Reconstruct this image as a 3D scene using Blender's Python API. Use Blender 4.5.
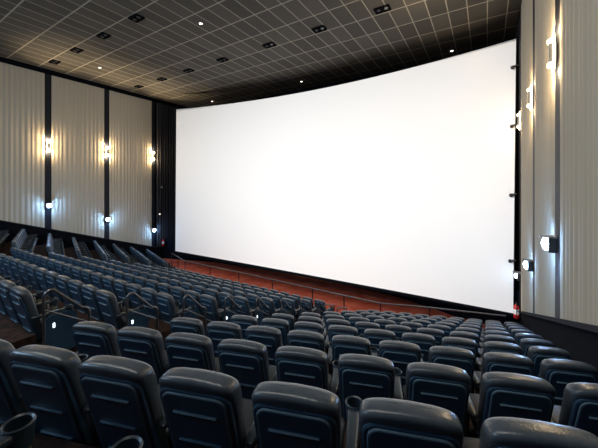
import bpy, bmesh, math, random
from mathutils import Vector, Matrix
for o in list(bpy.data.objects):
    bpy.data.objects.remove(o, do_unlink=True)
S = bpy.context.scene
C = S.collection
PI = math.pi
random.seed(4)

# ------------------------------------------------------------------ camera, world, big lights, exposure
cam_d = bpy.data.cameras.new('camera'); cam = bpy.data.objects.new('camera', cam_d); C.objects.link(cam)
cam.location = (0, 0, 0); cam.rotation_euler = (PI/2, 0, math.radians(32))
cam_d.sensor_width = 36; cam_d.lens = 300/598*36; cam_d.shift_y = -36/598; cam_d.clip_start = .02; cam_d.clip_end = 200
S.camera = cam
S.view_settings.view_transform = 'Standard'; S.view_settings.look = 'None'
S.view_settings.gamma = 1; S.view_settings.use_curve_mapping = False
S.view_settings.exposure = 0.0
W = bpy.data.worlds.new('world'); S.world = W; W.use_nodes = True
bg = W.node_tree.nodes['Background']; bg.inputs[0].default_value = (.42, .62, 1, 1); bg.inputs[1].default_value = .10

def light(name, kind, loc, power, col, **kw):
    d = bpy.data.lights.new(name, kind); d.energy = power; d.color = col
    for k, v in kw.items(): setattr(d, k, v)
    o = bpy.data.objects.new(name, d); C.objects.link(o); o.location = loc
    return o
# projector beam from the booth at the back: a rectangular gate fills the screen and nothing else
PJ = Vector((-9.2, -9.0, 3.2))
pj = light('projector_beam', 'SPOT', PJ, 22500, (1.0, .975, .945), spot_size=math.radians(80), spot_blend=0, shadow_soft_size=.05)
aim = Vector((-9.2, 14.2, .5)) - PJ
pj.rotation_euler = aim.to_track_quat('-Z', 'Y').to_euler()
pj.data.use_nodes = True
nt = pj.data.node_tree; N = nt.nodes; L = nt.links
em = [n for n in N if n.type == 'EMISSION'][0]
tc = N.new('ShaderNodeTexCoord'); sx = N.new('ShaderNodeSeparateXYZ'); L.new(tc.outputs['Normal'], sx.inputs[0])
def nmath(N, L, op, a, b=None, c=None):
    m = N.new('ShaderNodeMath'); m.operation = op
    for i, v in enumerate((a, b, c)):
        if v is None: continue
        if isinstance(v, (int, float)): m.inputs[i].default_value = v
        else: L.new(v, m.inputs[i])
    return m.outputs[0]
gx = nmath(N, L, 'DIVIDE', sx.outputs[0], sx.outputs[2]); gy = nmath(N, L, 'DIVIDE', sx.outputs[1], sx.outputs[2])
ax = nmath(N, L, 'ABSOLUTE', gx); ay = nmath(N, L, 'ABSOLUTE', gy)
mx = nmath(N, L, 'LESS_THAN', ax, .452); my = nmath(N, L, 'LESS_THAN', ay, .225)
msk = nmath(N, L, 'MULTIPLY', mx, my)
g2 = nmath(N, L, 'ADD', gx, .10)
vig = nmath(N, L, 'SUBTRACT', 1.0, nmath(N, L, 'MULTIPLY', 1.6, nmath(N, L, 'ADD', nmath(N, L, 'MULTIPLY', g2, g2), nmath(N, L, 'MULTIPLY', 1.6, nmath(N, L, 'MULTIPLY', gy, gy)))))
msk = nmath(N, L, 'MULTIPLY', msk, vig)
L.new(msk, em.inputs['Strength'])
# house lights over the rear seats
h = light('house_light', 'AREA', (-6.5, .3, 6.7), 760, (1.0, .95, .87), shape='RECTANGLE', size=14, size_y=3.0)
h.rotation_euler = (math.radians(14), 0, 0)
h = light('rear_fill_light', 'AREA', (-13, -4.5, 3.8), 620, (.45, .72, 1.0), shape='RECTANGLE', size=10, size_y=1.5)  # added unseen blue fill from behind, brightens the chair backs
h.rotation_euler = (math.radians(58), 0, math.radians(-22))

# ------------------------------------------------------------------ materials
def mat(name, col, rough=.6, metal=0, spec=.5, emit=None, es=0, noise=None, bump=None, sheen=0):
    m = bpy.data.materials.new(name); m.use_nodes = True
    nt = m.node_tree; b = nt.nodes['Principled BSDF']
    b.inputs['Base Color'].default_value = (*col, 1); b.inputs['Roughness'].default_value = rough
    b.inputs['Metallic'].default_value = metal; b.inputs['Specular IOR Level'].default_value = spec
    if emit: b.inputs['Emission Color'].default_value = (*emit, 1); b.inputs['Emission Strength'].default_value = es
    if noise or bump:
        t = nt.nodes.new('ShaderNodeTexCoord'); nz = nt.nodes.new('ShaderNodeTexNoise')
        sc, amt, col2 = noise if noise else (bump[0], 0, col)
        nz.inputs['Scale'].default_value = sc; nz.inputs['Detail'].default_value = 5
        nt.links.new(t.outputs['Object'], nz.inputs['Vector'])
        if noise:
            r = nt.nodes.new('ShaderNodeValToRGB'); r.color_ramp.elements[0].position = .5-amt; r.color_ramp.elements[1].position = .5+amt
            r.color_ramp.elements[0].color = (*col, 1); r.color_ramp.elements[1].color = (*col2, 1)
            nt.links.new(nz.outputs['Fac'], r.inputs[0]); nt.links.new(r.outputs[0], b.inputs['Base Color'])
        if bump:
            n2 = nt.nodes.new('ShaderNodeTexNoise'); n2.inputs['Scale'].default_value = bump[0]
            nt.links.new(t.outputs['Object'], n2.inputs['Vector'])
            bp = nt.nodes.new('ShaderNodeBump'); bp.inputs['Strength'].default_value = bump[1]; bp.inputs['Distance'].default_value = .01
            nt.links.new(n2.outputs['Fac'], bp.inputs['Height']); nt.links.new(bp.outputs[0], b.inputs['Normal'])
    return m
M = {}
M['leather'] = mat('seat_leather', (.052, .066, .082), .28, noise=(14, .25, (.070, .086, .104)), bump=(60, .15))
M['cushion'] = mat('seat_cushion_dark', (.016, .021, .028), .5)
M['plastic'] = mat('navy_plastic', (.024, .060, .105), .32)
M['rib'] = mat('rib_plastic', (.11, .17, .22), .28)
M['arm'] = mat('armrest_plastic', (.020, .034, .050), .35)
M['pillar'] = mat('standard_beige', (.17, .16, .125), .45)
M['black'] = mat('matt_black', (.005, .006, .009), .9, spec=.05)
M['base'] = mat('wall_base_black', (.008, .009, .013), .9, spec=.05)
M['endpanel'] = mat('end_panel_blue', (.018, .055, .10), .45)
M['metal'] = mat('rail_metal', (.16, .16, .165), .3, metal=.8)
M['dmetal'] = mat('dark_metal', (.03, .03, .035), .4, metal=.5)
M['curtain'] = mat('beige_curtain', (.56, .49, .38), .85, spec=.15, bump=(90, .2))
M['dcurtain'] = mat('charcoal_curtain', (.032, .030, .034), .6, spec=.3)
M['screen'] = mat('screen_white', (.86, .85, .84), .9, spec=.1)
M['red'] = mat('red_carpet', (.36, .060, .032), .95, spec=.1, noise=(1.6, .16, (.54, .125, .075)))
M['carpet'] = mat('aisle_carpet', (.020, .013, .011), .95, spec=.1, noise=(9, .12, (.045, .026, .020)))
M['riser'] = mat('riser_dark', (.010, .010, .012), .9, spec=.1)
M['warm'] = mat('warm_lamp_glow', (1, .9, .7), .5, emit=(1, .80, .50), es=12)
M['cool'] = mat('cool_lamp_glow', (.8, .9, 1), .5, emit=(.50, .76, 1), es=14)
M['white'] = mat('downlight_glow', (1, 1, 1), .5, emit=(1, .95, .85), es=3)
M['dim'] = mat('dim_lamp_glow', (1, .9, .8), .5, emit=(1, .85, .7), es=1.2)
M['step'] = mat('step_light_glow', (1, 1, 1), .5, emit=(.8, .93, 1), es=3)
M['redpaint'] = mat('extinguisher_red', (.55, .02, .02), .3)
M['label'] = mat('label_white', (.8, .78, .74), .5)
M['grey'] = mat('fixture_grey', (.22, .22, .22), .5)
M['board'] = mat('gap_board', (.007, .009, .016), .6, spec=.3)
M['trim'] = mat('trim_dark', (.02, .02, .025), .8, spec=.1)

def ceiling_mat():
    m = bpy.data.materials.new('ceiling_tiles'); m.use_nodes = True; nt = m.node_tree; N = nt.nodes; L = nt.links
    b = N['Principled BSDF']; b.inputs['Roughness'].default_value = .7; b.inputs['Specular IOR Level'].default_value = .2
    tc = N.new('ShaderNodeTexCoord'); s = N.new('ShaderNodeSeparateXYZ'); L.new(tc.outputs['Object'], s.inputs[0])
    def line(out, period, off, half):
        a = nmath(N, L, 'ADD', out, off); a = nmath(N, L, 'DIVIDE', a, period); f = nmath(N, L, 'FRACT', a)
        f = nmath(N, L, 'SUBTRACT', f, .5); f = nmath(N, L, 'ABSOLUTE', f)
        return nmath(N, L, 'GREATER_THAN', f, .5-half/period)
    l1 = line(s.outputs[0], .645, 9.0+64.5, .019); l2 = line(s.outputs[1], 1.285, -7.78+128.5, .026)
    lm = nmath(N, L, 'MAXIMUM', l1, l2)
    # a slightly different shade for every tile
    fx = nmath(N, L, 'FLOOR', nmath(N, L, 'DIVIDE', nmath(N, L, 'ADD', s.outputs[0], 73.5), .645))
    fy = nmath(N, L, 'FLOOR', nmath(N, L, 'DIVIDE', nmath(N, L, 'ADD', s.outputs[1], 120.72), 1.285))
    cb = N.new('ShaderNodeCombineXYZ'); L.new(fx, cb.inputs[0]); L.new(fy, cb.inputs[1])
    wn = N.new('ShaderNodeTexWhiteNoise'); L.new(cb.outputs[0], wn.inputs['Vector'])
    r = N.new('ShaderNodeValToRGB'); r.color_ramp.elements[0].color = (.070, .064, .055, 1); r.color_ramp.elements[1].color = (.100, .091, .078, 1)
    L.new(wn.outputs['Value'], r.inputs[0])
    mx = N.new('ShaderNodeMixRGB'); mx.inputs[2].default_value = (.36, .33, .27, 1)
    L.new(lm, mx.inputs[0]); L.new(r.outputs[0], mx.inputs[1]); L.new(mx.outputs[0], b.inputs['Base Color'])
    return m
M['ceiling'] = ceiling_mat()

# ------------------------------------------------------------------ mesh helpers
def newbm(): return bmesh.new()
def mesh(name, bm, m, smooth=None):
    me = bpy.data.meshes.new(name); bmesh.ops.recalc_face_normals(bm, faces=bm.faces); bm.to_mesh(me); bm.free()
    for x in (m if isinstance(m, (list, tuple)) else [m]): me.materials.append(x)
    if smooth is not None:
        for p in me.polygons: p.use_smooth = True
        me.set_sharp_from_angle(angle=math.radians(smooth))
    return me
def obj(name, bm, m, parent=None, smooth=40, loc=None):
    o = bpy.data.objects.new(name, mesh(name, bm, m, smooth)); C.objects.link(o)
    if parent: o.parent = parent
    if loc: o.location = loc
    return o
def box(bm, a, b, bev=0, mi=0, mtx=None):
    r = bmesh.ops.create_cube(bm, size=1); vs = r['verts']
    for v in vs:
        v.co = Vector([(a[i]+b[i])/2 + v.co[i]*(b[i]-a[i]) for i in range(3)])
    fs = list({f for v in vs for f in v.link_faces})
    if bev:
        es = list({e for v in vs for e in v.link_edges})
        q = bmesh.ops.bevel(bm, geom=es, offset=bev, segments=2, profile=.6, affect='EDGES'); vs = list({v for f in q['faces'] for v in f.verts} | {v for v in vs if v.is_valid})
        fs = list({f for v in vs for f in v.link_faces})
    for f in fs: f.material_index = mi
    if mtx is not None:
        for v in {v for f in fs for v in f.verts}: v.co = mtx @ v.co
def prism(bm, pts, z0, z1, mi=0):
    """plan outline extruded; z0/z1 numbers or lists"""
    n = len(pts); zz0 = z0 if isinstance(z0, list) else [z0]*n; zz1 = z1 if isinstance(z1, list) else [z1]*n
    a = [bm.verts.new((p[0], p[1], zz0[i])) for i, p in enumerate(pts)]; b = [bm.verts.new((p[0], p[1], zz1[i])) for i, p in enumerate(pts)]
    fs = [bm.faces.new(a[::-1]), bm.faces.new(b)]
    for i in range(n): fs.append(bm.faces.new((a[i], a[(i+1) % n], b[(i+1) % n], b[i])))
    for f in fs: f.material_index = mi
def loft(bm, rings, cap=True, closed=True, mi=0):
    R = [[bm.verts.new(p) for p in r] for r in rings]; n = len(R[0])
    for i in range(len(R)-1):
        for j in range(n if closed else n-1):
            f = bm.faces.new((R[i][j], R[i][(j+1) % n], R[i+1][(j+1) % n], R[i+1][j])); f.material_index = mi
    if cap:
        bm.faces.new(R[0][::-1]).material_index = mi; bm.faces.new(R[-1]).material_index = mi
def tube(bm, pts, r, seg=10, mi=0):
    pts = [Vector(p) for p in pts]; rings = []
    up = None
    for i, p in enumerate(pts):
        t = (pts[min(i+1, len(pts)-1)] - pts[max(i-1, 0)]).normalized()
        if up is None: up = Vector((0, 0, 1)) if abs(t.z) < .9 else Vector((1, 0, 0))
        s = t.cross(up).normalized(); up = s.cross(t).normalized()
        rings.append([p + r*(math.cos(2*PI*k/seg)*s + math.sin(2*PI*k/seg)*up) for k in range(seg)])
    loft(bm, rings, mi=mi)
def lathe(bm, prof, c=(0, 0, 0), seg=20, axis='z', mi=0):
    rings = []
    for r, z in prof:
        ring = []
        for k in range(seg):
            a = 2*PI*k/seg; x, y = r*math.cos(a), r*math.sin(a)
            p = (x, y, z) if axis == 'z' else ((z, x, y) if axis == 'x' else (x, z, y))
            ring.append((c[0]+p[0], c[1]+p[1], c[2]+p[2]))
        rings.append(ring)
    loft(bm, rings, mi=mi)
def thing(name, label, cat, loc=(0, 0, 0), rz=0, group=None):
    o = bpy.data.objects.new(name, None); o.empty_display_size = .1; C.objects.link(o); o.location = loc; o.rotation_euler = (0, 0, rz)
    o['label'] = label; o['category'] = cat
    if group: o['group'] = group
    return o
def tag(o, label, cat, group=None):
    o['label'] = label; o['category'] = cat
    if group: o['group'] = group
    return o
def struct(name, bm, m, smooth=30):
    o = obj(name, bm, m, None, smooth); o['kind'] = 'structure'; return o

# ------------------------------------------------------------------ layout numbers (metres, eye at the origin)
TH = math.radians(18.85); TT = math.tan(TH); SP = .56
XW = -21.3; XE = 1.10; ZC = 6.8; YB = 17.6
def zt(i): return -1.0 - .38*i               # height of the seat tops in row i
def zf(i): return zt(i) - 1.05               # floor of row i
def y_right(i, x): return .376 + 1.151*i + TT*(x + 3.508)
def y_mid(i): return 1.512 + 1.130*(i-1)
def y_left(i, x): return 12.63 + 1.148*(i-9) - TT*(x + 20.88)
ZF = zf(9)
NR = 9

# ------------------------------------------------------------------ floor terraces
bm = newbm()
def terrace(bm, xs, yf, i, last=None):
    a = .10
    (x0, x1) = xs
    n0 = (x0, yf(i, x0)+a-.0); n1 = (x1, yf(i, x1)+a)
    p0 = (x0, yf(i-1, x0)+a); p1 = (x1, yf(i-1, x1)+a)
    # platform of row i reaches from its riser behind the seats to the riser of the next row
    q0 = (x0, yf(i, x0)+a); q1 = (x1, yf(i, x1)+a)
    r0 = (x0, yf(i+1, x0)+a); r1 = (x1, yf(i+1, x1)+a)
    prism(bm, [q0, q1, r1, r0], ZF-.3, zf(i))
for i in range(-3, NR):
    terrace(bm, (-3.80, XE), y_right, i)
    terrace(bm, (-14.88, -5.34), lambda k, x: y_mid(k), i)
    terrace(bm, (XW, -16.35), y_left, i)
    for x0, x1 in ((-5.34, -3.80), (-16.35, -14.88)):      # aisle steps, two to each row
        ya, yb, yc = y_mid(i-1)+.50, y_mid(i)+.22, y_mid(i)+.50
        prism(bm, [(x0, ya), (x1, ya), (x1, yb), (x0, yb)], ZF-.3, zf(i))
        prism(bm, [(x0, yb), (x1, yb), (x1, yc), (x0, yc)], ZF-.3, zf(i)-.19)
floor = struct('floor', bm, M['carpet'])
bm = newbm()
# level carpet in front of the blocks, reaching under the screen
pts = [(XE, 12.4), (XE, YB), (XW, YB), (XW, 13.0)]
prism(bm, [(XW, y_left(9, XW)+.10), (-16.35, y_left(9, -16.35)+.10), (-16.35, y_mid(9)+.10), (-3.8, y_mid(9)+.10), (-3.8, y_right(9, -3.8)+.10), (XE, y_right(9, XE)+.10), (XE, YB), (XW, YB)], ZF-.3, ZF)
struct('floor', bm, M['red'])

# ------------------------------------------------------------------ ceiling, walls
bm = newbm(); box(bm, (XW-.2, -3, ZC), (XE+.2, YB+.2, ZC+.2)); struct('ceiling', bm, M['ceiling'])
bm = newbm(); box(bm, (XW-.2, YB, ZF-.3), (XE+.2, YB+.2, ZC)); struct('wall_front', bm, M['black'])
def zb(y): return -1.58 - .328*(min(y, 13.45) - 4.7)
for side in (-1, 1):
    bm = newbm()
    x0, x1 = (XW-.2, XW) if side < 0 else (XE, XE+.2)
    box(bm, (x0, -3, ZF-.3), (x1, YB, ZC))
    struct('wall_left' if side < 0 else 'wall_right', bm, M['black'])
    # black plinth under the curtains and the trim on its top edge, following the rake
    bm = newbm(); t = newbm()
    xa, xb = (XW, XW+.05) if side < 0 else (XE-.05, XE)
    ta, tb = (XW, XW+.14) if side < 0 else (XE-.14, XE)
    ys = [-3, 13.45, YB]
    for b_, u0, u1, lo, hi in ((bm, xa, xb, None, -.06), (t, ta, tb, -.06, 0)):
        rings = []
        for y in ys:
            zl = ZF-.3 if lo is None else zb(y)+lo
            rings.append([(u0, y, zl), (u1, y, zl), (u1, y, zb(y)+hi), (u0, y, zb(y)+hi)])
        loft(b_, rings)
    struct('baseboard_left' if side < 0 else 'baseboard_right', bm, M['base'])
    struct('trim_1' if side < 0 else 'trim_2', t, M['trim'])
# black baffle wall curving under the screen
bm = newbm()
cv = [(XW, 14.2), (-19.42, 14.74), (-18, 15.2), (-16.48, 15.5), (-12.86, 15.7), (-9.77, 15.78), (-6.46, 15.7), (-4.8, 15.6), (-3.66, 15.35), (-2.42, 14.92), (-1.2, 14.4), (XE, 13.98)]
rings = [[(x, y, ZF), (x, y+.15, ZF), (x, y+.15, -3.9), (x, y, -3.9)] for x, y in cv]
loft(bm, rings); struct('wall_screen_base', bm, M['black'])

# pleated curtains
def curtain(y0, y1, side, m, label, seed, amp=.02):
    rnd = random.Random(seed)
    if side > 0: amp *= 1.5
    ztop = 6.5; n = int((y1-y0)/.022); prof = []
    # irregular pleats
    y = y0; knots = []
    while y < y1: w = rnd.uniform(.16, .27); knots.append((y, w, rnd.uniform(.6, 1.15))); y += w
    for k in range(n+1):
        yy = y0 + (y1-y0)*k/n
        for (a, w, s) in knots:
            if a <= yy < a+w: ph = (yy-a)/w; break
        d = amp*s*(.5-.5*math.cos(2*PI*ph))**.8
        prof.append((yy, d))
    xw = XW+.02 if side < 0 else XE-.02
    sg = 1 if side < 0 else -1
    bm = newbm(); rows = []
    for f in (0, .02, .5, .98, 1):
        rows.append([bm.verts.new((xw + sg*(.008+d), yy, zb(yy)+.01 + (ztop-zb(yy)-.01)*f)) for yy, d in prof])
    back = [[bm.verts.new((xw, yy, z)) for yy, z in ((y0, zb(y0)+.01), (y1, zb(y1)+.01), (y1, ztop), (y0, ztop))]][0]
    for a, b in zip(rows, rows[1:]):
        for j in range(n): bm.faces.new((a[j], a[j+1], b[j+1], b[j]))
    bm.faces.new(back)
    bm.faces.new([r[0] for r in rows] + [back[3], back[0]]); bm.faces.new([r[-1] for r in rows] + [back[2], back[1]])
    bm.faces.new(rows[0] + [back[1], back[0]]); bm.faces.new(rows[-1] + [back[2], back[3]])
    o = obj('pleated_curtain', bm, m, None, 80); return tag(o, label, 'curtain', 'pleated curtains on the side walls')
SY = [6.95, 10.08, 13.3]                      # the dark gaps that hold the lamps
for side, nm in ((-1, 'left'), (1, 'right')):
    g = .16 if side < 0 else .25
    if side < 0:
        lab = ['tall beige pleated curtain cut off by the left edge of the photo', 'wide beige pleated curtain between the first two lamp gaps, left wall', 'beige pleated curtain on left wall, nearest beige one to the screen']
    else:
        lab = ['widest beige pleated curtain, on right wall at the photo edge', 'beige pleated curtain in the middle of the right wall', 'narrow-looking beige pleated curtain beside the right screen edge']
    curtain(1.6, SY[0]-g, side, M['curtain'], lab[0], 1+side)
    curtain(SY[0]+g, SY[1]-g, side, M['curtain'], lab[1], 5+side)
    curtain(SY[1]+g, SY[2]-.1, side, M['curtain'], lab[2], 9+side)
    curtain(SY[2]+.32, YB-.05, side, M['dcurtain'], 'black pleated curtain between beige curtains and screen, %s wall' % nm, 14+side, .06 if side < 0 else .02)

# black boards in the gaps between the curtains
n = 3
for side in (-1, 1):
    for y in SY:
        bm = newbm(); rings = []
        for yy in (y-(.135 if side < 0 else .225), y+(.135 if side < 0 else .225) - (.12 if side > 0 and y > 13 else 0)):
            xa, xb = (XW, XW+.03) if side < 0 else (XE-.03, XE)
            rings.append([(xa, yy, zb(yy)), (xb, yy, zb(yy)), (xb, yy, 6.5), (xa, yy, 6.5)])
        loft(bm, rings); struct('trim_%d' % n, bm, M['board']); n += 1
# ------------------------------------------------------------------ screen
def ytop(x): return -.0136*x*x - .2279*x + 14.366
def ybot(x): return -.00105*x*x - .0331*x + 13.68
ZT, ZB = 5.72, -4.65
sc = thing('cinema_screen', 'huge white curved cinema screen across the front of the auditorium', 'screen', (-9, 14, ZB))
def ruled(bm, x0b, x1b, x0t, x1t, e, off, th, n=48, mv=6):
    fr, bk = [], []
    for k in range(n+1):
        f = k/n; A = Vector((x0b+(x1b-x0b)*f, 0, ZB-e)); A.y = ybot(A.x)+off; B = Vector((x0t+(x1t-x0t)*f, 0, ZT+e)); B.y = ytop(B.x)+off
        fr.append([A.lerp(B, j/mv)-Vector((-9, 14, ZB)) for j in range(mv+1)])
    rings = [[*c, *[p+Vector((0, th, 0)) for p in c[::-1]]] for c in fr]
    loft(bm, rings)
bm = newbm(); ruled(bm, -19.45, .84, -19.1, .96, 0, 0, .03); obj('screen_surface', bm, M['screen'], sc)
bm = newbm(); ruled(bm, -19.51, .87, -19.16, .985, .07, .035, .12); obj('screen_frame', bm, M['black'], sc)
# short arms that hold the right edge of the frame
for z in (2.35, -.25, -2.7, 4.6):
    f = (z-ZB)/(ZT-ZB); x = .86+.13*f; y = ybot(.86)*(1-f)+ytop(.99)*f
    bm = newbm(); tube(bm, [(x-.16, y-.10, z-.03), (x-.10, y-.12, z+.01), (x+.04, y-.12, z+.03)], .035); lathe(bm, [(.02, -.06), (.07, -.03), (.07, .03), (.02, .06)], (x-.14, y-.11, z-.02), 12, 'x')
    o = obj('edge_bracket', bm, M['dmetal'], sc); o.location = (9, -14, -ZB)

# ------------------------------------------------------------------ wall lamps
def z_low(y): return -1.0 - .34*(y-6.95)
def upper(side, y, label):
    w = XW+.05 if side < 0 else XE-.05; s = 1 if side < 0 else -1; pw = .15 if side > 0 and y > 13 else 1
    t = thing('wall_sconce', label, 'wall lamp', (w, y, 2.41), 0, 'warm sconces on the side walls')
    bm = newbm(); box(bm, (min(0, s*.11), -.07, -.17), (max(0, s*.11), .07, .17), .012); obj('housing', bm, M['grey'], t)
    bm = newbm(); box(bm, (min(-s*.0, s*.03), -.05, -.26), (max(-s*.0, s*.03), .05, .26), .004); obj('wall_plate', bm, M['dmetal'], t)
    bm = newbm(); box(bm, (min(s*.028, s*.05), -.095, -.32), (max(s*.028, s*.05), .095, .32), .008); obj('diffuser', bm, M['warm'], t)
    for q in (-1, 1):
        bm = newbm(); lathe(bm, [(.04, .17*q), (.062, .178*q), (.064, .24*q), (.02, .26*q)], (s*.06, 0, 0), 14); obj('lamp', bm, M['warm'], t)
        l = light('sconce_light', 'POINT', (s*.14, -.02, .36*q), 45*pw, (1, .74, .42), shadow_soft_size=.04); l.parent = t
    l = light('uplight', 'SPOT', (s*.45, 0, .6), 800*pw, (1, .76, .45), spot_size=math.radians(66), spot_blend=.9, shadow_soft_size=.06); l.parent = t; l.rotation_euler = (PI, s*.46, 0)
    return t
def lower(side, y, label):
    w = XW+.05 if side < 0 else XE-.05; s = 1 if side < 0 else -1; pw = .15 if side > 0 and y > 13 else 1
    t = thing('effect_lamp', label, 'wall lamp', (w, y, z_low(y)), 0, 'blue-white lamps low on the side walls')
    bm = newbm(); box(bm, (min(0, s*.12), -.12, -.145), (max(0, s*.12), .12, .11), .012); obj('housing', bm, M['dmetal'], t)
    bm = newbm(); box(bm, (min(0, s*.24), -.13, .12), (max(0, s*.24), .13, .14), .004); obj('hood', bm, M['grey'], t)
    bm = newbm(); lathe(bm, [(.02, .0), (.125, .0), (.12, .04), (.07, .07), (.01, .085)], (0, 0, 0), 18, 'x')
    if s < 0:
        for v in bm.verts: v.co.x *= -1
    for v in bm.verts: v.co.x += s*.12
    ln = obj('lens', bm, M['cool'], t)
    if pw < 1: ln.scale = (1, .55, .7)
    l = light('effect_light', 'POINT', (s*.27, 0, -.02), 55*(pw if pw == 1 else .015), (.26, .52, 1), shadow_soft_size=.07); l.parent = t
for k, y in enumerate(SY):
    o3 = ['nearest of three', 'middle of three', 'farthest of three'][k]
    for side, nm in ((-1, 'left'), (1, 'right')):
        yy = y if k < 2 or side > 0 else y+.02
        upper(side, yy, 'warm white wall sconce high on the %s wall, %s to the camera' % (nm, o3))
        lower(side, yy, 'blue-white lamp low on the %s wall, %s to the camera' % (nm, o3))
# small bracketed fittings on the dark curtain, left
t = thing('spot_bracket', 'small dark fitting on black curtain above the tiny orange lamp', 'fitting', (XW+.12, 13.75, .02))
bm = newbm(); tube(bm, [(0, 0, 0), (.16, .0, .03), (.2, .05, .03)], .03); obj('arm', bm, M['dmetal'], t)
bm = newbm(); lathe(bm, [(.03, 0), (.06, .02), (.06, .16), (.04, .18)], (.2, .0, .03), 12, 'y'); obj('head', bm, M['grey'], t)
t = thing('indicator_lamp', 'tiny orange-white lamp on the black curtain left of the screen', 'lamp', (XW+.09, 13.75, -1.98))
bm = newbm(); box(bm, (0, -.06, -.08), (.1, .06, .08), .01); obj('housing', bm, M['dmetal'], t)
bm = newbm(); lathe(bm, [(.02, 0), (.06, .01), (.05, .06), (.01, .07)], (.1, 0, 0), 12, 'x'); obj('bulb', bm, M['dim'], t)
# fire extinguishers
def extinguisher(x, y, z, s, label):
    t = thing('fire_extinguisher', label, 'fire extinguisher', (x, y, z), 0, 'fire extinguishers by the screen')
    bm = newbm(); lathe(bm, [(.05, 0), (.085, .012), (.09, .04), (.09, .40), (.075, .46), (.035, .50), (.03, .53)], (0, 0, 0), 18); obj('cylinder', bm, M['redpaint'], t)
    bm = newbm(); lathe(bm, [(.0905, .16), (.0925, .165), (.0925, .34), (.0905, .345)], (0, 0, 0), 18); obj('instruction_label', bm, M['label'], t)
    bm = newbm(); box(bm, (-.02, -.08, .53), (.02, .03, .56), .005); box(bm, (-.015, -.09, .58), (.015, .02, .60), .004); lathe(bm, [(.02, .5), (.02, .59)], (0, 0, 0), 10); obj('valve', bm, M['dmetal'], t)
    bm = newbm(); tube(bm, [(0, -.02, .55), (0, -.10, .54), (0, -.125, .45), (0, -.115, .25), (0, -.11, .12)], .012, 8); obj('hose', bm, M['black'], t)
    bm = newbm(); box(bm, (-s*.11 if s > 0 else .085, -.03, .30), (-s*.085 if s > 0 else .11, .03, .44)); obj('wall_hook', bm, M['dmetal'], t)
extinguisher(XW+.24, 14.0, -4.45, 1, 'red fire extinguisher with pale label, below black curtain left of screen')
extinguisher(XE-.17, 13.55, -4.78, -1, 'red fire extinguisher with pale label on right wall beside the screen')

# ------------------------------------------------------------------ ceiling fittings
def vent(x, y, label):
    t = thing('ceiling_vent', label, 'ceiling fitting', (x, y, ZC), 0, 'twin black recesses in the ceiling')
    bm = newbm(); w, d = .29, .18
    for a, b in (((-w, -d), (w, -d+.03)), ((-w, d-.03), (w, d)), ((-w, -d), (-w+.03, d)), ((w-.03, -d), (w, d)), ((-.02, -d), (.02, d))):
        box(bm, (a[0], a[1], -.05), (b[0], b[1], 0))
    obj('frame', bm, M['black'], t)
    bm = newbm(); box(bm, (-w+.03, -d+.03, -.012), (w-.03, d-.03, 0)); obj('recess', bm, M['black'], t)
    for q in (-1, 1):
        bm = newbm(); lathe(bm, [(.03, -.045), (.06, -.04), (.075, -.012)], (q*.14, 0, 0), 14); obj('lamp', bm, M['dmetal'] if q < 0 or x < -8.9 else M['grey'], t)
od = ['first', 'second', 'third', 'fourth', 'fifth', 'sixth', 'seventh', 'eighth', 'ninth', 'tenth', 'eleventh', 'twelfth', 'thirteenth', 'fourteenth', 'fifteenth', 'sixteenth', 'seventeenth', 'eighteenth']
for k, x in enumerate((-19.7, -17.1, -14.45, -11.85)): vent(x, 6.72, 'twin black ceiling recess, near row, %s from the left wall' % od[k])
for k, x in enumerate((-19.7, -17.15, -14.6, -11.85, -8.75, -6.05, -3.35)): vent(x, 11.33, 'twin black ceiling recess, far row, %s from the left wall' % od[k])
for x, y, lb in ((-18.5, 8.4, 'small bright ceiling downlight near the left wall'), (-10.0, 8.35, 'small bright ceiling downlight at the top centre of the photo'),
                 (-18.2, 16.3, 'small ceiling downlight above the left end of the screen'), (-10.0, 16.3, 'small ceiling downlight just above the middle of the screen'), (-1.45, 16.6, 'small ceiling downlight above the right part of the screen')):
    t = thing('downlight', lb, 'ceiling light', (x, y, ZC), 0, 'small downlights in the ceiling')
    bm = newbm(); lathe(bm, [(.10, 0), (.10, -.015), (.075, -.02), (.07, -.012)], (0, 0, 0), 20); obj('ring', bm, M['grey'], t)
    bm = newbm(); lathe(bm, [(.068, -.012), (.06, -.03), (.02, -.045)], (0, 0, 0), 18); obj('bulb', bm, M['white'], t)
    l = light('downlight_light', 'SPOT', (0, 0, -.08), 20, (1, .93, .8), spot_size=1.2, spot_blend=.6, shadow_soft_size=.05); l.parent = t

# ------------------------------------------------------------------ the cinema seat
def se(k, n, w, d, e):
    a = 2*PI*k/n; c, s = math.cos(a), math.sin(a)
    return (w*math.copysign(abs(c)**(2/e), c), d*math.copysign(abs(s)**(2/e), s))
LEAN = math.radians(16.5)
UPV = Vector((0, -math.sin(LEAN), math.cos(LEAN))); FWD = Vector((0, math.cos(LEAN), math.sin(LEAN)))
BASE = Vector((0, .200, .298))
def bp(x, v, d): return BASE + Vector((x, 0, 0)) + UPV*v + FWD*d      # x across, v up the back, d towards the front
def seat_back():
    bm = newbm(); rings = []
    secs = [(-.10, .17, .03, 0), (-.08, .195, .043, 0), (.0, .212, .050, .0), (.30, .228, .056, .0), (.52, .234, .060, .004), (.64, .235, .067, .004), (.68, .234, .071, .002),
            (.700, .232, .072, .0), (.718, .228, .071, .0), (.731, .219, .065, .0), (.741, .204, .055, .0), (.747, .180, .040, .0), (.749, .13, .018, .0)]
    for v, w, t, d in secs:
        r = []
        for k in range(28):
            x, y = se(k, 28, w, t, 5)
            vv = v - (.030*(x/.25)**2 if v > .5 else 0)*min(1, (v-.5)/.2)      # the top edge is gently arched
            k_ = min(1, max(0, (v-.64)/.05)); p = bp(x, vv, y+d); p.z -= k_*y*math.sin(LEAN)*1.0
            r.append(p)
        rings.append(r)
    loft(bm, rings); return bm
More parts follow.
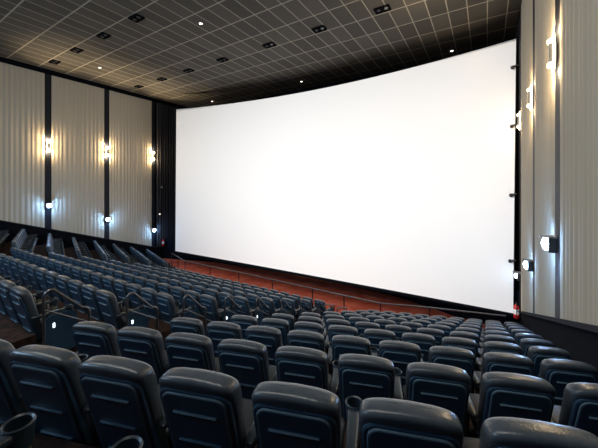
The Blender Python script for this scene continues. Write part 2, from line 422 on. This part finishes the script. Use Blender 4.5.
def plate(bm, x0, x1, v0, v1, d0, d1, rad, mi=0, bev=.006):
    pts = []
    for cx, cv_, a0 in ((x1-rad, v1-rad, 0), (x0+rad, v1-rad, 90), (x0+rad, v0+rad, 180), (x1-rad, v0+rad, 270)):
        for k in range(5):
            a = math.radians(a0+22.5*k); pts.append((cx+rad*math.cos(a), cv_+rad*math.sin(a)))
    cx, cy = (x0+x1)/2, (v0+v1)/2
    def ring(d, ins): 
        sx_ = 1-ins/((x1-x0)/2); sy_ = 1-ins/((v1-v0)/2)
        return [bp(cx+(p[0]-cx)*sx_, cy+(p[1]-cy)*sy_ - (.022*((p[0]-cx)/.22)**2 if p[1] > cy else 0), d) for p in pts]
    loft(bm, [ring(d0, 0), ring(d1+bev*(1 if d0 > d1 else -1), 0), ring(d1, bev)], mi=mi)
def back_panel():
    bm = newbm()
    plate(bm, -.218, .218, -.07, .702, -.03, -.0705, .055)
    # raised border line, stepped inner field, horizontal ribs
    plate(bm, -.196, .196, .05, .684, -.06, -.080, .050, 1, .004)
    plate(bm, -.187, .187, .059, .674, -.07, -.0810, .045, 0, .003)
    for v in (.555, .345, .12):
        plate(bm, -.135, .135, v-.008, v+.008, -.06, -.096, .0075, 1, .003)
    return bm
def cushion():
    bm = newbm(); rings = []
    for f, w, t, z in ((0, .19, .02, .43), (.03, .21, .045, .43), (.2, .222, .055, .435), (.5, .225, .058, .445), (.85, .225, .058, .455), (.96, .218, .045, .453), (1, .19, .018, .448)):
        y = .20+.40*f; rings.append([(x*.96, y, z-.025+q) for x, q in (se(k, 24, w, t, 3.6) for k in range(24))])
    loft(bm, rings); return bm
def under():
    bm = newbm(); box(bm, (-.18, .24, .28), (.18, .50, .37), .015); box(bm, (-.255, .28, .26), (.255, .34, .32), .008); return bm
def armrest(sx):
    bm = newbm(); rings = []
    for y, w, t, z in ((.13, .022, .012, .645), (.15, .030, .020, .645), (.30, .034, .022, .645), (.46, .038, .023, .645), (.52, .042, .022, .645), (.535, .03, .014, .645)):
        rings.append([(sx+x, y-.08, z-.03+q) for x, q in (se(k, 16, w, t, 3.5) for k in range(16))])
    loft(bm, rings); return bm
def cup(sx):
    bm = newbm(); lathe(bm, [(.040, .53), (.052, .54), (.058, .62), (.061, .642), (.056, .648), (.048, .642), (.045, .57), (.01, .565)], (sx, .49, 0), 20); return bm
def standard(sx):
    bm = newbm(); rings = []
    for z, w, d, y in ((0, .040, .13, .40), (.015, .040, .13, .40), (.03, .020, .10, .40), (.30, .018, .09, .40), (.44, .018, .10, .40), (.62, .020, .11, .38)):
        rings.append([(sx+x, y-.08+q, z*.955) for x, q in (se(k, 16, w, d, 5) for k in range(16))])
    loft(bm, rings, mi=1)
    rings = []
    for z, w, y in ((.12, .028, .52), (.30, .034, .545), (.48, .042, .56), (.57, .048, .565)):
        rings.append([(sx+x, y-.08+q, z*.955) for x, q in (se(k, 16, w, w*.9, 3) for k in range(16))])
    loft(bm, rings)
    return bm
def endpanel(sx):
    s = 1 if sx > 0 else -1
    bm = newbm(); pts = [(.06, .10), (.10, .03), (.62, .03), (.66, .08), (.67, .50), (.63, .60), (.55, .64), (.20, .64), (.12, .60)]
    a = [bm.verts.new((sx+s*.03, .11+y*.70, z*.94)) for y, z in pts]; b = [bm.verts.new((sx+s*.07, .11+y*.70, z*.94)) for y, z in pts]
    bm.faces.new(a); bm.faces.new(b[::-1])
    for i in range(len(pts)): bm.faces.new((a[i], a[(i+1) % len(pts)], b[(i+1) % len(pts)], b[i]))
    return bm
ME = {'backrest': mesh('backrest', seat_back(), M['leather'], 60), 'back_panel': mesh('back_panel', back_panel(), [M['plastic'], M['rib']], 30),
      'seat_cushion': mesh('seat_cushion', cushion(), M['cushion'], 60), 'seat_frame': mesh('seat_frame', under(), M['dmetal'], 30)}
for s, n in ((-.28, 'L'), (.28, 'R')):
    ME['armrest'+n] = mesh('armrest', armrest(s), M['arm'], 60); ME['cup'+n] = mesh('cup_holder', cup(s), M['arm'], 40)
    ME['std'+n] = mesh('side_support', standard(s), [M['pillar'], M['dmetal']], 50); ME['end'+n] = mesh('end_panel', endpanel(s), M['endpanel'], 20)
    b = newbm(); q = 1 if s > 0 else -1; box(b, (s+q*.068, .27, .42), (s+q*.078, .295, .485), .003); ME['light'+n] = mesh('aisle_light', b, M['step'], 20)
def add(name, me, parent):
    o = bpy.data.objects.new(name, me); C.objects.link(o); o.parent = parent; return o
def seat(name, loc, rz, label, group, arms='L', end=None):
    t = thing(name, label, 'chair', loc, rz, group)
    for k in ('backrest', 'back_panel', 'seat_cushion', 'seat_frame'): add(k, ME[k], t)
    for a in arms:
        st = add('side_support', ME['std'+a], t); ar = add('armrest', ME['armrest'+a], t); add('cup_holder', ME['cup'+a], ar)
    if end:
        e = add('end_panel', ME['end'+end], t); add('aisle_light', ME['light'+end], e)
    return t
def visible(x, y, z):
    c, s = math.cos(math.radians(32)), math.sin(math.radians(32))
    ok = False
    for dz in (0, -.6):
        d = -s*x + c*y + .25; r = c*x + s*y
        if d < .45: continue
        px, py = 299+300*r/d, 188-300*(z+dz)/d
        if -45 < px < 640 and py < 530: ok = True
    return ok
cnt = 0
rowname = {-1: 'row beside the camera', 0: 'nearest full row', 1: 'second row from camera', 2: 'third row from camera', 3: 'fourth row from camera', 4: 'fifth row from camera', 5: 'sixth row from camera', 6: 'fourth row from the front',
           7: 'third row from the front', 8: 'second row from the front', 9: 'frontmost row'}
for i in range(-1, NR+1):
    for j in range(9):                                                # right block
        x = -3.508 + j*SP*math.cos(TH); y = y_right(i, x); z = zt(i)
        if i == -1: x += .075; y += .14
        if i == 0: x += .015; y += .03
        if (visible(x, y, z) if i > -1 else 2 < j < 7):
            seat('cinema_chair', (x, y, zf(i)), TH, 'dark navy cinema chair, right block, %s, %s from the aisle' % (rowname[i], od[j]), 'chairs in the right block', 'LR' if j == 8 else 'L', 'L' if j == 0 else None); cnt += 1
    if i > 0:
        for j in range(17):                                           # middle block, j counted from its right aisle
            x = -5.636 - j*SP; y = y_mid(i); z = zt(i)
            if visible(x, y, z):
                seat('cinema_chair', (x, y, zf(i)), 0, 'dark navy cinema chair, middle block, %s, %s from the right aisle' % (rowname[i], od[j]), 'chairs in the middle block', 'LR' if j == 0 else 'L', 'R' if j == 0 else None); cnt += 1
        for j in range(9):                                            # left block, j counted from the left wall
            x = -20.88 + j*SP*math.cos(TH); y = y_left(i, x); z = zt(i)
            if visible(x, y, z):
                seat('cinema_chair', (x, y, zf(i)), -TH, 'dark navy cinema chair, left block, %s, %s from the left wall' % (rowname[i], od[j]), 'chairs in the left block', 'LR' if j == 8 else 'L', 'R' if j == 8 else None); cnt += 1
print('SEATS', cnt)

# ------------------------------------------------------------------ rails
def arc(c, r, a0, a1, u, v, n=6):
    return [Vector(c) + r*(math.cos(math.radians(a0+(a1-a0)*k/n))*Vector(u) + math.sin(math.radians(a0+(a1-a0)*k/n))*Vector(v)) for k in range(n+1)]
def hoop(x0, y0, z0, dx, dy, H_, label, lowbar=True, r=.022, drop=0, group='guard rails at the aisle ends of the rows'):
    t = thing('guard_rail', label, 'handrail', (x0, y0, z0), 0, group)
    D = Vector((dx, dy, 0)); Ln = D.length; u = D/Ln; k = Vector((0, 0, 1)); R = .10; dz = Vector((0, 0, -drop))
    p = [Vector((0, 0, 0)), k*(H_-R)] + arc(u*R+k*(H_-R), R, 180, 90, u, k)[1:] + [q + dz for q in arc(u*(Ln-R)+k*(H_-R), R, 90, 0, u, k)] + [u*Ln + dz*1.0]
    bm = newbm(); tube(bm, p, r); obj('rail_tube', bm, M['metal'], t)
    if lowbar:
        bm = newbm(); tube(bm, [k*(H_*.74), u*Ln+k*(H_*.74)+dz], r*.6); obj('lower_bar', bm, M['metal'], t)
    bm = newbm(); lathe(bm, [(.05, 0), (.05, .012), (.03, .016)], (0, 0, 0), 14); lathe(bm, [(.05, 0), (.05, .012), (.03, .016)], tuple(u*Ln+dz), 14); obj('floor_flange', bm, M['dmetal'], t)
for i in range(1, NR):
    hoop(-5.20, y_mid(i)+.14, zf(i), 0, .56, 1.0, 'sloping stair handrail, right end of middle block, beside its %s' % rowname[i], True, .02, .38, 'stair handrails beside the middle block')
# front rail: straight in the middle, bent along both side blocks
rp = [(-19.2, 13.45), (-16.4, 12.45), (-11.7, 12.40), (-6.9, 12.22), (-3.66, 12.12), (-1.9, 12.72), (.6, 13.35)]
t = thing('front_handrail', 'long metal handrail along the front row before the red carpet', 'handrail', (rp[3][0], rp[3][1], ZF))
o0 = Vector((rp[3][0], rp[3][1], ZF)); zr = -4.70
def P(x, y, z): return Vector((x, y, z)) - o0
bm = newbm(); tube(bm, [P(x, y, zr) for x, y in rp], .03); obj('top_rail', bm, M['metal'], t)
for k in range(len(rp)-1):
    (xa, ya), (xb, yb) = rp[k], rp[k+1]
    m = 2 if abs(xb-xa) > 2.4 and k not in (5, 6) else 1
    for q in range(m):
        f = q/m; x, y = xa+(xb-xa)*f, ya+(yb-ya)*f
        bm = newbm(); tube(bm, [P(x, y, ZF), P(x, y, zr)], .024); lathe(bm, [(.06, 0), (.06, .012), (.03, .018)], tuple(P(x, y, ZF)), 14); obj('post', bm, M['dmetal'], t)
# stair hoops at the foot of the near aisle
for q, (x, lb) in enumerate(((-4.62, 'left'), (-4.15, 'right'))):
    hoop(x, 9.0, zf(8), .12, .5, 1.15, 'small dark hoop handrail at the foot of the aisle, %s of the pair' % lb, False, .02, .1, 'hoop handrails in the near aisle')
